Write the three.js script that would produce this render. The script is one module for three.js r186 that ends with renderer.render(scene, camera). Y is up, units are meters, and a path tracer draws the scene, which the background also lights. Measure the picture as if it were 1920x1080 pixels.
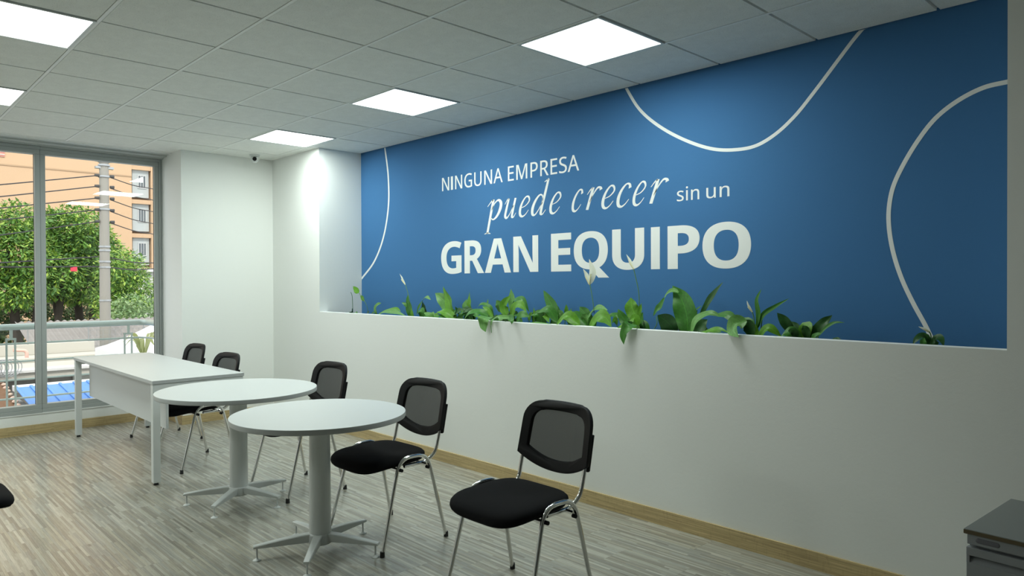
import * as THREE from 'three';
import { RoundedBoxGeometry } from 'three/addons/geometries/RoundedBoxGeometry.js';
import { mergeGeometries, mergeVertices } from 'three/addons/utils/BufferGeometryUtils.js';
import { FontLoader } from 'three/addons/loaders/FontLoader.js';
import { RectAreaLightUniformsLib } from 'three/addons/lights/RectAreaLightUniformsLib.js';

// ---------- camera, sky, sun, exposure ----------
const scene = new THREE.Scene();
const camera = new THREE.PerspectiveCamera(44.273, 16 / 9, 0.05, 300);
camera.position.set(7, 1.45, 3.553);
{
  const yaw = 0.8061, pitch = -0.0086, roll = -0.0037;
  const f = new THREE.Vector3(-Math.sin(yaw) * Math.cos(pitch), Math.sin(pitch), -Math.cos(yaw) * Math.cos(pitch));
  const r = f.clone().cross(new THREE.Vector3(0, 1, 0)).normalize(), u = r.clone().cross(f);
  camera.up.copy(u).multiplyScalar(Math.cos(roll)).addScaledVector(r, -Math.sin(roll));
  camera.lookAt(camera.position.clone().add(f));
}
const renderer = new THREE.WebGLRenderer({ antialias: true });
renderer.toneMapping = THREE.LinearToneMapping;
renderer.toneMappingExposure = 1.0;
renderer.shadowMap.enabled = true;
RectAreaLightUniformsLib.init();
scene.background = new THREE.Color().setRGB(1.9, 2.0, 2.03);          // bright overcast sky
const PANEL_RADIANCE = 17.5, PANEL_TINT = new THREE.Color().setRGB(0.905, 1.0, 0.935);
const sun = new THREE.DirectionalLight(new THREE.Color().setRGB(1, 0.95, 0.85), 2.2);   // veiled sun over the building's roof
sun.position.set(22, 34, 10); sun.target.position.set(-10, 0, 0);
sun.castShadow = true; sun.shadow.radius = 8; sun.shadow.mapSize.set(2048, 2048);
Object.assign(sun.shadow.camera, { left: -45, right: 45, top: 45, bottom: -45, near: 1, far: 120 });
scene.add(sun, sun.target);

// ---------- helpers ----------
let seed = 20240611;
const rnd = () => { seed = (seed * 1664525 + 1013904223) >>> 0; return seed / 4294967296; };
const rr = (a, b) => a + (b - a) * rnd();
const V = (x, y, z) => new THREE.Vector3(x, y, z);
const taken = {};
function numbered(n) { taken[n] = (taken[n] ?? -1) + 1; return taken[n] ? n + '_' + String(taken[n]).padStart(3, '0') : n; }
function clean(g) { if (g.index) g = g.toNonIndexed(); for (const k of Object.keys(g.attributes)) if (!['position', 'normal', 'uv'].includes(k)) g.deleteAttribute(k); if (!g.attributes.uv) g.setAttribute('uv', new THREE.BufferAttribute(new Float32Array(g.attributes.position.count * 2), 2)); return g; }
function merged(gs) { gs = [].concat(gs); return gs.length === 1 ? gs[0] : mergeGeometries(gs.map(clean)); }
function obj(name, gs, m, parent = scene) {
  const o = new THREE.Mesh(merged(gs), m);
  o.name = parent === scene ? numbered(name) : name; o.castShadow = o.receiveShadow = true; parent.add(o); return o;
}
function tag(o, label, category, group) { o.userData.label = label; o.userData.category = category; if (group) o.userData.group = group; return o; }
function thing(name, label, category, p = [0, 0, 0], turn = 0, group) {
  const o = new THREE.Group(); o.name = numbered(name); scene.add(o); o.position.set(...p); o.rotation.y = turn; return tag(o, label, category, group);
}
function structGroup(name) { const o = new THREE.Group(); o.name = name; o.userData.kind = 'structure'; scene.add(o); return o; }
function struct(name, gs, m) { const o = obj(name, gs, m); o.userData.kind = 'structure'; return o; }
function copyOf(root, p, turn, label) { const c = root.clone(); c.name = numbered(root.name.replace(/_\d{3}$/, '')); scene.add(c); c.position.set(...p); c.rotation.y = turn; c.userData = { ...root.userData, label }; return c; }
function box(x0, x1, y0, y1, z0, z1, r = 0, seg = 2) {
  const w = x1 - x0, h = y1 - y0, d = z1 - z0;
  const g = r ? new RoundedBoxGeometry(w, h, d, seg, Math.min(r, w / 2.01, h / 2.01, d / 2.01)) : new THREE.BoxGeometry(w, h, d);
  g.translate((x0 + x1) / 2, (y0 + y1) / 2, (z0 + z1) / 2); return g;
}
// a box whose uv are metres on every face
function boxUV(x0, x1, y0, y1, z0, z1, ox = 0, oy = 0) {
  const g = box(x0, x1, y0, y1, z0, z1), p = g.attributes.position, n = g.attributes.normal, uv = g.attributes.uv;
  for (let i = 0; i < p.count; i++) {
    const ax = Math.abs(n.getX(i)), ay = Math.abs(n.getY(i));
    uv.setXY(i, (ax > .5 ? p.getZ(i) : p.getX(i)) + ox, (ay > .5 ? p.getZ(i) : p.getY(i)) + oy);
  }
  return g;
}
function cyl(r0, r1, y0, y1, x = 0, z = 0, seg = 20) { const g = new THREE.CylinderGeometry(r1, r0, y1 - y0, seg); g.translate(x, (y0 + y1) / 2, z); return g; }
function tube(pts, r, seg = 24, rad = 8, tension = .5) { return new THREE.TubeGeometry(new THREE.CatmullRomCurve3(pts.map((p) => p.isVector3 ? p : V(...p)), false, 'catmullrom', tension), seg, r, rad, false); }
// a tube along straight runs with round bends
function bent(pts, r, bend, rad = 10) {
  const q = pts.map((p) => V(...p)), path = new THREE.CurvePath();
  let from = q[0];
  for (let i = 1; i < q.length; i++) {
    if (i === q.length - 1) { path.add(new THREE.LineCurve3(from, q[i])); break; }
    const a = q[i].clone().sub(q[i - 1]), b = q[i + 1].clone().sub(q[i]), k = Math.min(bend, a.length() * .48, b.length() * .48);
    const s = q[i].clone().addScaledVector(a.normalize(), -k), e = q[i].clone().addScaledVector(b.normalize(), k);
    path.add(new THREE.LineCurve3(from, s)); path.add(new THREE.QuadraticBezierCurve3(s, q[i], e)); from = e;
  }
  const ps = []; for (const c of path.curves) { const n = c.isLineCurve3 ? 1 : 7; for (let i = 0; i < n; i++) ps.push(c.getPoint(i / n)); } ps.push(q[q.length - 1]);
  const curve = new THREE.CurvePath(); for (let i = 1; i < ps.length; i++) curve.add(new THREE.LineCurve3(ps[i - 1], ps[i]));
  const c = new THREE.CatmullRomCurve3(ps, false, 'centripetal');
  return new THREE.TubeGeometry(c, ps.length * 3, r, rad, false);
}
function capDisc(r, p, dir) { const g = new THREE.SphereGeometry(r, 10, 6); g.translate(...p); return g; }
function hash(x, y) { let h = (x * 374761393 + y * 668265263) | 0; h = Math.imul(h ^ (h >>> 13), 1274126177); return ((h ^ (h >>> 16)) >>> 0) / 4294967296; }
function vnoise(x, y, per) { const xi = Math.floor(x), yi = Math.floor(y), fx = x - xi, fy = y - yi, w = (a) => ((a % per) + per) % per, s = (t) => t * t * (3 - 2 * t); const a = hash(w(xi), w(yi)), b = hash(w(xi + 1), w(yi)), c = hash(w(xi), w(yi + 1)), d = hash(w(xi + 1), w(yi + 1)); return a + (b - a) * s(fx) + (c - a) * s(fy) + (a - b - c + d) * s(fx) * s(fy); }
function texture(w, h, fn, srgb = true) {
  const d = new Uint8Array(w * h * 4);
  for (let y = 0; y < h; y++) for (let x = 0; x < w; x++) { const c = fn(x, y), i = (y * w + x) * 4; d[i] = c[0]; d[i + 1] = c[1]; d[i + 2] = c[2]; d[i + 3] = 255; }
  const t = new THREE.DataTexture(d, w, h, THREE.RGBAFormat); t.magFilter = THREE.LinearFilter; t.minFilter = THREE.LinearMipmapLinearFilter; t.generateMipmaps = true; t.wrapS = t.wrapT = THREE.RepeatWrapping; t.anisotropy = 8;
  if (srgb) t.colorSpace = THREE.SRGBColorSpace; t.needsUpdate = true; return t;
}
const std = (o) => new THREE.MeshStandardMaterial(o), phys = (o) => new THREE.MeshPhysicalMaterial(o);
const lin = (r, g, b) => new THREE.Color().setRGB(r, g, b);

// ---------- textures and materials ----------
const PLW = 0.2286, PLL = 1.22;
// vinyl plank print: many narrow strips of greyed wood, 1.22 m x 0.9144 m (four planks)
const floorTex = (() => {
  const W = 1024, H = 1024, strips = 64, pal = [[150, 147, 134], [157, 155, 143], [167, 165, 154], [144, 140, 127], [161, 157, 142], [153, 153, 144], [173, 171, 160], [147, 147, 139], [136, 133, 122]];
  const rows = [];
  for (let s = 0; s < strips; s++) { const cuts = []; let x = -rr(0, 250); while (x < W) { const l = rr(170, 460); cuts.push([x, x + l, pal[Math.floor(rnd() * pal.length)], rr(-10, 10), rr(0, 900)]); x += l; } rows.push(cuts); }
  return texture(W, H, (x, y) => {
    const s = Math.floor(y / H * strips), c = rows[s].find((q) => x < q[1]) ?? rows[s][0];
    const g = (vnoise(x * .02 + c[4], y * .55, 4096) - .5) * 26 + (vnoise(x * .09 + c[4], y * 1.0, 4096) - .5) * 14, e = ((y / H * strips) % 1) < .07 ? -9 : 0, k = c[3] + g + e;
    return c[2].map((v) => Math.max(0, Math.min(255, v + k)));
  });
})();
const floorMat = phys({ map: floorTex, roughness: .42, clearcoat: .6, clearcoatRoughness: .17 });
const oakTex = texture(1024, 128, (x, y) => {
  const g = (vnoise(x * .012, y * .35, 512) - .5) * 40 + (vnoise(x * .06, y * .9, 512) - .5) * 18 + (vnoise(x * .35, y * .05, 512) > .78 ? -7 : 0);
  return [191 + g, 170 + g, 124 + g * .8].map((v) => Math.max(0, Math.min(255, v)));
});
const oakMat = std({ map: oakTex, roughness: .5 });
oakTex.repeat.set(.5, 6);
const ceilTex = texture(512, 512, (x, y) => { const a = vnoise(x * .5, y * .5, 256), b = hash(x, y), k = (a > .8 ? -20 : 0) + (b > .985 ? -32 : 0) + (vnoise(x * .03, y * .03, 16) - .5) * 5; return [236 + k, 238 + k, 234 + k]; });
ceilTex.repeat.set(1.64, 1.64);
const ceilBump = texture(512, 512, (x, y) => { const v = 200 - (hash(x, y) > .975 ? 120 : 0) - (vnoise(x * .5, y * .5, 256) > .78 ? 70 : 0); return [v, v, v]; }, false);
ceilBump.repeat.set(1.64, 1.64);
const tileMat = std({ map: ceilTex, bumpMap: ceilBump, bumpScale: .0012, roughness: .95 });
const teeMat = std({ color: lin(.86, .88, .86), roughness: .5 });
const wallBump = texture(512, 512, (x, y) => { const v = 128 + (vnoise(x * .12, y * .12, 64) - .5) * 90 + (vnoise(x * .5, y * .5, 256) - .5) * 60; return [v, v, v]; }, false);
const wallMat = std({ color: lin(.83, .85, .825), bumpMap: wallBump, bumpScale: .0006, roughness: .72 });
const blueMat = phys({ color: lin(.058, .172, .365), bumpMap: wallBump, bumpScale: .0005, roughness: .8, specularIntensity: .2 });
const letterMat = std({ color: lin(.80, .82, .80), roughness: .5 });
const aluMat = std({ color: lin(.40, .43, .42), roughness: .45, metalness: .25 });
const sealMat = std({ color: lin(.06, .065, .065), roughness: .7 });
const glassMat = phys({ color: 0xffffff, transmission: 1, thickness: 0, roughness: 0, ior: 1.5, specularIntensity: 1 });
const whiteLam = std({ color: lin(.61, .635, .635), roughness: .42 });
const whiteMetal = std({ color: lin(.66, .69, .68), roughness: .36 });
const greyEdge = std({ color: lin(.46, .48, .48), roughness: .45 });
const chrome = std({ color: lin(.78, .78, .77), metalness: 1, roughness: .12 });
const blackPlastic = phys({ color: lin(.009, .009, .010), roughness: .62, specularIntensity: .45 });
const weave = texture(256, 256, (x, y) => { const v = ((x >> 1) + (y >> 1)) % 2 ? 190 : 110; return [v, v, v]; }, false);
const blackFabric = phys({ color: lin(.008, .008, .009), roughness: .95, bumpMap: weave, bumpScale: .0004, specularIntensity: .25 });
const meshFabric = std({ color: lin(.014, .015, .016), roughness: .8, transparent: true, opacity: .88, side: THREE.DoubleSide });
const rubber = std({ color: lin(.03, .03, .03), roughness: .8 });
const potSoil = std({ color: lin(.035, .026, .018), roughness: 1 });
const leafTone = [[.050, .200, .022], [.022, .095, .015], [.110, .300, .016], [.130, .310, .070]].map((c, i) => {
  const t = texture(128, 256, (x, y) => {
    const u = Math.abs(x / 64 - 1), v = y / 256, rib = Math.abs(((v * 13 - u * 2.2) % 1 + 1) % 1 - .5), mid = u < .035 ? 1 : 0;
    const k = 1 + (rib < .08 ? .16 : 0) + mid * .45 + (vnoise(x * .1, y * .1, 64) - .5) * .3;
    return c.map((q) => 255 * Math.pow(Math.min(1, q * k), 1 / 2.2));
  });
  return phys({ map: t, roughness: .42, specularIntensity: .5, transmission: .22, thickness: 0, side: THREE.DoubleSide });
});
const stemMat = std({ color: lin(.09, .22, .06), roughness: .5 });
const spatheMat = phys({ color: lin(.82, .84, .70), roughness: .6, transmission: .2, thickness: 0, side: THREE.DoubleSide });

// ---------- room ----------
const H = 2.816, ZB = -0.491, XW = -1.12, XCOL = -0.56, ZCOL = 0.977, XR = 17, ZF = 9.0, NX0 = 0.485, NX1 = 6.295, LEDGE = 1.155;
const X0 = 4.079, Z0 = 0.1044, T = 0.61;

// floor of vinyl planks laid along the mural wall
{
  const floor = structGroup('floor');
  obj('subfloor', box(XW - .2, XR + .2, -.25, -.012, -.7, ZF + .2), std({ color: lin(.2, .2, .19), roughness: .9 }), floor);
  const variants = {};
  const gap = .0006;
  let row = 0;
  const PX = 7.8, PZ = 4.9;
  obj('vinyl_sheet', [boxUV(PX, XR, -.012, 0, 0, ZF), boxUV(XW, PX, -.012, 0, PZ, ZF)], floorMat, floor);
  for (let z = 2.49 - 11 * PLW; z < PZ; z += PLW, row++) {
    let x = 1.315 - 3 * PLL + ((row * 0.55) % PLL) - ((11 * .55) % PLL);
    x = 1.315 + (row - 11) * -.55; x -= Math.ceil((x - XW) / PLL) * PLL;
    for (; x < PX; x += PLL) {
      const xa = Math.max(x, XW), xb = Math.min(x + PLL, PX), za = Math.max(z, 0), zb = Math.min(z + PLW, PZ);
      if (xb - xa < .01 || zb - za < .01) continue;
      const k = Math.floor(rnd() * 12), key = [(xb - xa).toFixed(3), (zb - za).toFixed(3), k].join();
      variants[key] ??= (() => {
        const g = box(0, xb - xa - gap, -.012, 0, 0, zb - za - gap), uv = g.attributes.uv, p = g.attributes.position;
        for (let i = 0; i < uv.count; i++) uv.setXY(i, p.getX(i) / 1.22 + (k % 3) * .31, p.getZ(i) / .9144 + k * .25);
        return g;
      })();
      const o = obj('plank', variants[key], floorMat, floor); o.position.set(xa, 0, za);
    }
  }
}
// ceiling: lay-in tiles, tees, with the light panels taking the place of some tiles
const lightCells = [[0, 0], [-3, 0], [-6, 0], [-3, 4], [-6, 4], [-3, 8], [-6, 8]];  // the third-row pair is unseen, added to raise the ambient light
{
  const ceil = structGroup('ceiling');
  obj('slab', box(XW - .3, XR + .3, H + .06, H + .35, ZB - .3, ZF + .3), std({ color: lin(.3, .3, .3), roughness: .9 }), ceil);
  const geos = {}, xEnd = -.87, g = .008;
  for (let i = -9; i < 23; i++) for (let j = -1; j < 16; j++) {
    if (lightCells.some(([a, b]) => a === i && b === j)) continue;
    if (i > 5 || j > 7) continue;
    const x0 = Math.max(X0 + i * T, xEnd), x1 = Math.min(X0 + (i + 1) * T, XR), z0 = Math.max(Z0 + j * T, ZB), z1 = Math.min(Z0 + (j + 1) * T, ZF);
    if (x1 - x0 < .03 || z1 - z0 < .03) continue;
    const key = [(x1 - x0).toFixed(3), (z1 - z0).toFixed(3)].join();
    geos[key] ??= boxUV(g, x1 - x0 - g, 0, .016, g + .004, z1 - z0 - g - .004);
    const o = obj('ceiling_tile', geos[key], tileMat, ceil); o.position.set(x0, H - .004, z0);
  }
  for (let j = 0; j < 16; j++) { const z = Z0 + j * T; if (z < ZF) obj('main_tee', box(xEnd, XR, H - .0055, H + .02, z - .009, z + .009), teeMat, ceil); }
  for (let i = -8; i < 23; i++) { const x = X0 + i * T; if (x > xEnd && x < XR) obj('cross_tee', box(x - .012, x + .012, H + .013, H + .03, ZB, ZF), teeMat, ceil); }
  obj('plain_ceiling', [boxUV(X0 + 6 * T, XR, H - .004, H + .012, ZB, ZF), boxUV(xEnd, X0 + 6 * T, H - .004, H + .012, Z0 + 10 * T, ZF)], tileMat, ceil);
  obj('wall_angle', box(xEnd - .01, xEnd + .012, H - .012, H + .02, ZCOL, ZF, .002), teeMat, ceil);
}
// window-side bulkhead steps between ceiling and window head
struct('trim_1', [box(-.98, -.87, H - .008, H + .06, ZCOL, ZF), box(-1.09, -.98, H - .022, H + .06, ZCOL, ZF), box(-1.26, -1.09, H - .034, H + .06, ZCOL, ZF)], std({ color: lin(.5, .53, .51), roughness: .6 }));

// mural wall with its planter niche
struct('wall_right', [boxUV(XCOL - .02, XR, 0, LEDGE, -.085, 0)], wallMat);
struct('wall_planter', [boxUV(NX0, NX1, 0, 1.0, ZB, -.085), boxUV(XCOL - .02, XR, -.2, 1.0, ZB - .2, ZB)], wallMat);
struct('wall_corner', [boxUV(XCOL - .02, NX0, LEDGE, H + .06, ZB - .2, 0), boxUV(XCOL - .02, NX0, 1.0, LEDGE, ZB - .2, -.085)], wallMat);
struct('wall_end', [boxUV(NX1, XR + .2, LEDGE, H + .06, ZB - .2, 0), boxUV(NX1, XR + .2, 1.0, LEDGE, ZB - .2, -.085)], wallMat);
const wallM = structGroup('wall_niche');
obj('blue_panel', [boxUV(NX0, NX1, 1.0, H + .06, ZB - .2, ZB)], blueMat, wallM);
// corner column and end wall beside the window
struct('wall_back', [boxUV(-1.25, XCOL, -.2, H + .06, -.7, ZCOL)], wallMat);
struct('wall_front', [boxUV(XW - .2, XR + .2, -.2, H + .06, ZF, ZF + .2)], wallMat);
struct('wall_far', [boxUV(XR, XR + .2, -.2, H + .06, -.7, ZF)], wallMat);
// window wall: low sill wall, blank end beyond the last window
struct('wall_left', [boxUV(XW - .2, XW, -.2, .185, ZCOL, ZF), boxUV(XW - .2, XW, .185, H + .06, 5.35, ZF), boxUV(XW - .2, XW - .03, H - .04, H + .4, ZCOL, ZF)], wallMat);
struct('window_sill', [box(XW - .16, XW + .008, .185, .197, ZCOL, 5.35, .003)], std({ color: lin(.72, .74, .72), roughness: .4 }));
// baseboards
struct('baseboard_right', [boxUV(XCOL, XR, 0, .09, 0, .012)], oakMat);
struct('baseboard_back', [boxUV(XCOL, XCOL + .012, 0, .09, .012, ZCOL + .012), boxUV(XW, XCOL, 0, .09, ZCOL, ZCOL + .012)], oakMat);
struct('baseboard_left', [boxUV(XW, XW + .012, 0, .09, ZCOL + .012, ZF)], oakMat);
// windows: aluminium sliding frames
function windowUnit(n, za, zb, inner) {
  const w = structGroup('window_' + n), xa = -1.235, xb = -1.14 + inner, y0 = .197, y1 = H - .036, s = .045;
  obj('window_frame', [box(xa, xb + .012, y0, y0 + .035, za, zb, .003), box(xa, xb + .012, y1 - .03, y1, za, zb, .003)], aluMat, w);
  obj('sash', [box(xa + .02, xb, y0 + .035, y0 + .08, za, zb, .004), box(xa + .02, xb, y1 - .075, y1 - .03, za, zb, .004), box(-1.186, xb, y0 + .08, y1 - .075, za, za + s, .004), box(-1.186, xb, y0 + .08, y1 - .075, zb - s, zb, .004)], aluMat, w);
  obj('seal', [box(-1.175, -1.165, y0 + .078, y1 - .073, za + s - .003, za + s + .003), box(-1.175, -1.165, y0 + .078, y1 - .073, zb - s - .003, zb - s + .003)], sealMat, w);
  const p = new THREE.PlaneGeometry(zb - za - 2 * s, y1 - y0 - .155); p.rotateY(Math.PI / 2); p.translate(-1.17, (y0 + .08 + y1 - .075) / 2, (za + zb) / 2);
  obj('pane', p, glassMat, w);
  return w;
}
{
  const jamb = windowUnit(1, 1.012, 2.092, 0);
  obj('jamb_track', [box(-1.235, -1.128, .197, H - .036, ZCOL, ZCOL + .012), box(-1.235, -1.135, .197, H - .036, ZCOL + .014, ZCOL + .034)], aluMat, jamb);
  windowUnit(2, 2.094, 3.17, .012); windowUnit(3, 3.18, 4.26, 0); windowUnit(4, 4.262, 5.35, .012);
}

// lettering and painted lines on the blue panel
const MURAL = {"a":[[0.924,2.852],[0.938,2.796],[0.992,2.521],[0.994,2.225],[0.9,1.908],[0.731,1.668],[0.463,1.476]],"b":[[3.94,2.842],[3.972,2.783],[4.072,2.638],[4.225,2.503],[4.433,2.375],[4.628,2.292],[4.775,2.265],[4.917,2.268],[5.041,2.317],[5.164,2.407],[5.288,2.537],[5.406,2.671],[5.492,2.768],[5.558,2.834]],"c":[[6.204,2.394],[6.102,2.386],[5.994,2.344],[5.895,2.274],[5.815,2.175],[5.739,2.047],[5.693,1.94],[5.674,1.834],[5.674,1.736],[5.693,1.608],[5.734,1.466],[5.793,1.328],[5.848,1.219],[5.889,1.123]],"ni":[1.864,1.968,1.993,2.021,2.052,2.678],"big":[["G",1.846,2.137,1.819,1.524],["R",2.179,2.44,1.815,1.527],["A",2.451,2.774,1.817,1.528],["N",2.803,3.088,1.821,1.53],["E",3.227,3.435,1.823,1.529],["Q",3.462,3.798,1.823,1.479],["U",3.827,4.105,1.822,1.532],["I",4.161,4.233,1.82,1.533],["P",4.295,4.538,1.819,1.532],["O",4.559,4.893,1.822,1.529]],"it":[["p",2.492,2.67,2.147,1.985],["u",2.692,2.864,2.143,1.985],["e",2.872,3.006,2.142,1.981],["d",3.014,3.175,2.141,1.983],["e",3.213,3.344,2.14,1.982],["c",3.445,3.561,2.139,1.981],["r",3.585,3.734,2.132,1.979],["e",3.732,3.863,2.137,1.979],["c",3.87,4.004,2.135,1.98],["e",4.01,4.13,2.134,1.98],["r",4.152,4.302,2.133,1.979]]};
{
  const font = {}; for (const k of ['sans_regular', 'sans_bold']) font[k] = await new FontLoader().loadAsync('fonts/droid/droid_' + k + '.typeface.json');
  const D = .0012, place = (g) => { g.translate(0, 0, ZB); return g; };
  const ext = (shapes) => new THREE.ExtrudeGeometry(shapes, { depth: D, bevelEnabled: false, curveSegments: 10 });
  const fit = (g, x0, x1, y0, y1) => { g.computeBoundingBox(); const b = g.boundingBox; g.translate(-b.min.x, -b.min.y, 0); g.scale((x1 - x0) / (b.max.x - b.min.x), (y1 - y0) / (b.max.y - b.min.y), 1); g.translate(x0, y0, 0); return g; };
  const line = (s, f, x0, x1, y0, y1, cap) => { const g = ext(font[f].generateShapes(s, 1)); g.computeBoundingBox(); const b = g.boundingBox, ref = ext(font[f].generateShapes(cap, 1)); ref.computeBoundingBox(); const sy = (y1 - y0) / (ref.boundingBox.max.y - ref.boundingBox.min.y), ry = ref.boundingBox.min.y; g.translate(-b.min.x, -ry, 0); g.scale((x1 - x0) / (b.max.x - b.min.x), sy, 1); g.translate(x0, y0, 0); return g; };
  const bar = (x0, x1, y0, y1) => new THREE.BoxGeometry(x1 - x0, y1 - y0, D).translate((x0 + x1) / 2, (y0 + y1) / 2, D / 2);
  const w1 = mergeGeometries([line('N', 'sans_regular', MURAL.ni[0], MURAL.ni[1], 2.284, 2.405, 'N'), bar(MURAL.ni[2], MURAL.ni[3], 2.284, 2.405), line('NGUNA', 'sans_regular', MURAL.ni[4], MURAL.ni[5], 2.284, 2.405, 'N')].map(clean)), w2 = line('EMPRESA', 'sans_regular', 2.742, 3.517, 2.284, 2.405, 'E');
  obj('lettering', [place(w1)], letterMat, wallM); obj('lettering', [place(w2)], letterMat, wallM);
  obj('lettering', [place(line('sin', 'sans_regular', 4.368, 4.536, 1.980, 2.047, 'x'))], letterMat, wallM); obj('lettering', [place(line('un', 'sans_regular', 4.587, 4.749, 1.980, 2.047, 'x'))], letterMat, wallM);
  const bigs = MURAL.big.map(([c, x0, x1, yt, yb]) => place(c === 'I' ? bar(x0, x1, yb, yt) : fit(ext(font.sans_bold.generateShapes(c, 1)), x0, x1, yb, yt)));
  obj('lettering', bigs.slice(0, 4), letterMat, wallM); obj('lettering', bigs.slice(4), letterMat, wallM);
  // slanted serif script drawn with a broad pen: [points, widths] per stroke, x-height 1
  const script = {
    p: [[[[-.12, .70], [.06, .92], [.2, 1.04]], [.03, .06, .10]], [[[.22, 1.06], [.21, .4], [.2, -.74]], [.15, .16, .15]], [[[.0, -.77], [.2, -.73], [.42, -.77]], [.04, .07, .04]], [[[.22, .5], [.36, .86], [.58, 1.0], [.78, .84], [.8, .5], [.64, .12], [.42, -.02], [.25, .1]], [.04, .07, .11, .17, .19, .14, .07, .04]]],
    u: [[[[-.04, .72], [.1, .95], [.2, 1.0]], [.03, .06, .08]], [[[.21, 1.0], [.15, .4], [.16, .08], [.3, -.01], [.5, .2], [.68, .62]], [.14, .17, .16, .10, .05, .05]], [[[.74, 1.0], [.70, .35], [.72, .04], [.82, .0], [.98, .22]], [.15, .17, .15, .07, .03]]],
    e: [[[[.12, .44], [.42, .54], [.62, .78], [.52, .97], [.36, 1.0], [.15, .76], [.06, .38], [.14, .08], [.32, -.01], [.52, .09], [.68, .30]], [.03, .05, .09, .10, .07, .12, .17, .15, .09, .05, .03]]],
    d: [[[[.64, .68], [.54, .95], [.38, 1.0], [.16, .74], [.06, .36], [.13, .05], [.26, 0], [.46, .24], [.63, .62]], [.04, .07, .08, .14, .17, .14, .08, .05, .04]], [[[.74, 1.74], [.69, 1.0], [.64, .35], [.66, .04], [.75, .0], [.92, .22]], [.13, .15, .16, .14, .06, .03]], [[[.52, 1.62], [.64, 1.68], [.76, 1.76]], [.03, .06, .06]]],
    c: [[[[.60, .80], [.54, .96], [.38, 1.0], [.16, .76], [.06, .38], [.14, .07], [.32, -.01], [.5, .09], [.66, .30]], [.15, .10, .07, .13, .17, .15, .09, .05, .03]]],
    r: [[[[-.05, .72], [.1, .94], [.2, 1.02]], [.03, .06, .08]], [[[.22, 1.03], [.17, .5], [.12, .0]], [.14, .16, .15]], [[[.17, .35], [.32, .76], [.50, 1.0], [.64, .97], [.68, .88]], [.03, .06, .09, .11, .16]]],
  };
  const penStroke = (pts, ws, map) => {
    const c = new THREE.CatmullRomCurve3(pts.map((p) => V(p[0], p[1], 0))), n = 36, a = [], b = [];
    for (let i = 0; i <= n; i++) { const t = i / n, p = c.getPoint(t), q = c.getTangent(t), k = t * (ws.length - 1), j = Math.min(ws.length - 2, Math.floor(k)), w = (ws[j] + (ws[j + 1] - ws[j]) * (k - j)) / 2; a.push(map(p.x - q.y * w, p.y + q.x * w)); b.push(map(p.x + q.y * w, p.y - q.x * w)); }
    const s = [];
    for (let i = 0; i < n; i++) { const sh = new THREE.Shape([a[i], a[i + 1], b[i + 1], b[i]]); s.push(sh); }
    const pos = []; const up = (v, z) => pos.push(v.x, v.y, z);
    for (let i = 0; i < n; i++) { for (const [p, z] of [[a[i], D], [b[i], D], [b[i + 1], D], [a[i], D], [b[i + 1], D], [a[i + 1], D], [a[i], 0], [a[i], D], [a[i + 1], D], [a[i], 0], [a[i + 1], D], [a[i + 1], 0], [b[i], D], [b[i], 0], [b[i + 1], 0], [b[i], D], [b[i + 1], 0], [b[i + 1], D]]) up(p, z); }
    const end = (p0, p1) => { for (const [p, z] of [[p0, 0], [p1, 0], [p1, D], [p0, 0], [p1, D], [p0, D]]) up(p, z); }; end(a[0], b[0]); end(b[n], a[n]);
    const g = new THREE.BufferGeometry(); g.setAttribute('position', new THREE.Float32BufferAttribute(pos, 3)); g.computeVertexNormals(); return g;
  };
  const words = [MURAL.it.slice(0, 5), MURAL.it.slice(5)];
  for (const w of words) {
    const gs = [];
    for (const [c, x0, x1, yt, yb] of w) {
      const xh = .1565, wide = { p: .86, u: 1.0, e: .70, d: .80, c: .70, r: .74 }[c], shear = .27 * xh, sx = (x1 - x0 - shear * .55) / wide;
      for (const [pts, ws] of script[c]) gs.push(place(penStroke(pts, ws, (x, y) => ({ x: x0 + x * sx + y * shear - .012, y: 1.982 + y * xh }))));
    }
    obj('lettering', gs, letterMat, wallM);
  }
  // painted loops: flat bands
  const band = (pts, w) => {
    const c = new THREE.CatmullRomCurve3(pts.map(([x, y]) => V(x, y, 0)), false, 'centripetal'), n = 90, pos = [];
    const row = []; for (let i = 0; i <= n; i++) { const p = c.getPoint(i / n), q = c.getTangent(i / n); row.push([V(p.x - q.y * w / 2, p.y + q.x * w / 2, 0), V(p.x + q.y * w / 2, p.y - q.x * w / 2, 0)]); }
    const up = (v, z) => pos.push(Math.min(NX1 - .002, Math.max(NX0 + .001, v.x)), Math.min(H - .005, v.y), ZB + z);
    for (let i = 0; i < n; i++) { const [a, b] = row[i], [e, f] = row[i + 1]; for (const [p, z] of [[a, D], [b, D], [f, D], [a, D], [f, D], [e, D], [a, 0], [a, D], [e, D], [a, 0], [e, D], [e, 0], [b, D], [b, 0], [f, 0], [b, D], [f, 0], [f, D]]) up(p, z); }
    const g = new THREE.BufferGeometry(); g.setAttribute('position', new THREE.Float32BufferAttribute(pos, 3)); g.computeVertexNormals(); return g;
  };
  obj('painted_line', band(MURAL.a, .022), letterMat, wallM); obj('painted_line', band(MURAL.b, .021), letterMat, wallM); obj('painted_line', band(MURAL.c, .022), letterMat, wallM);
}

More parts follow.
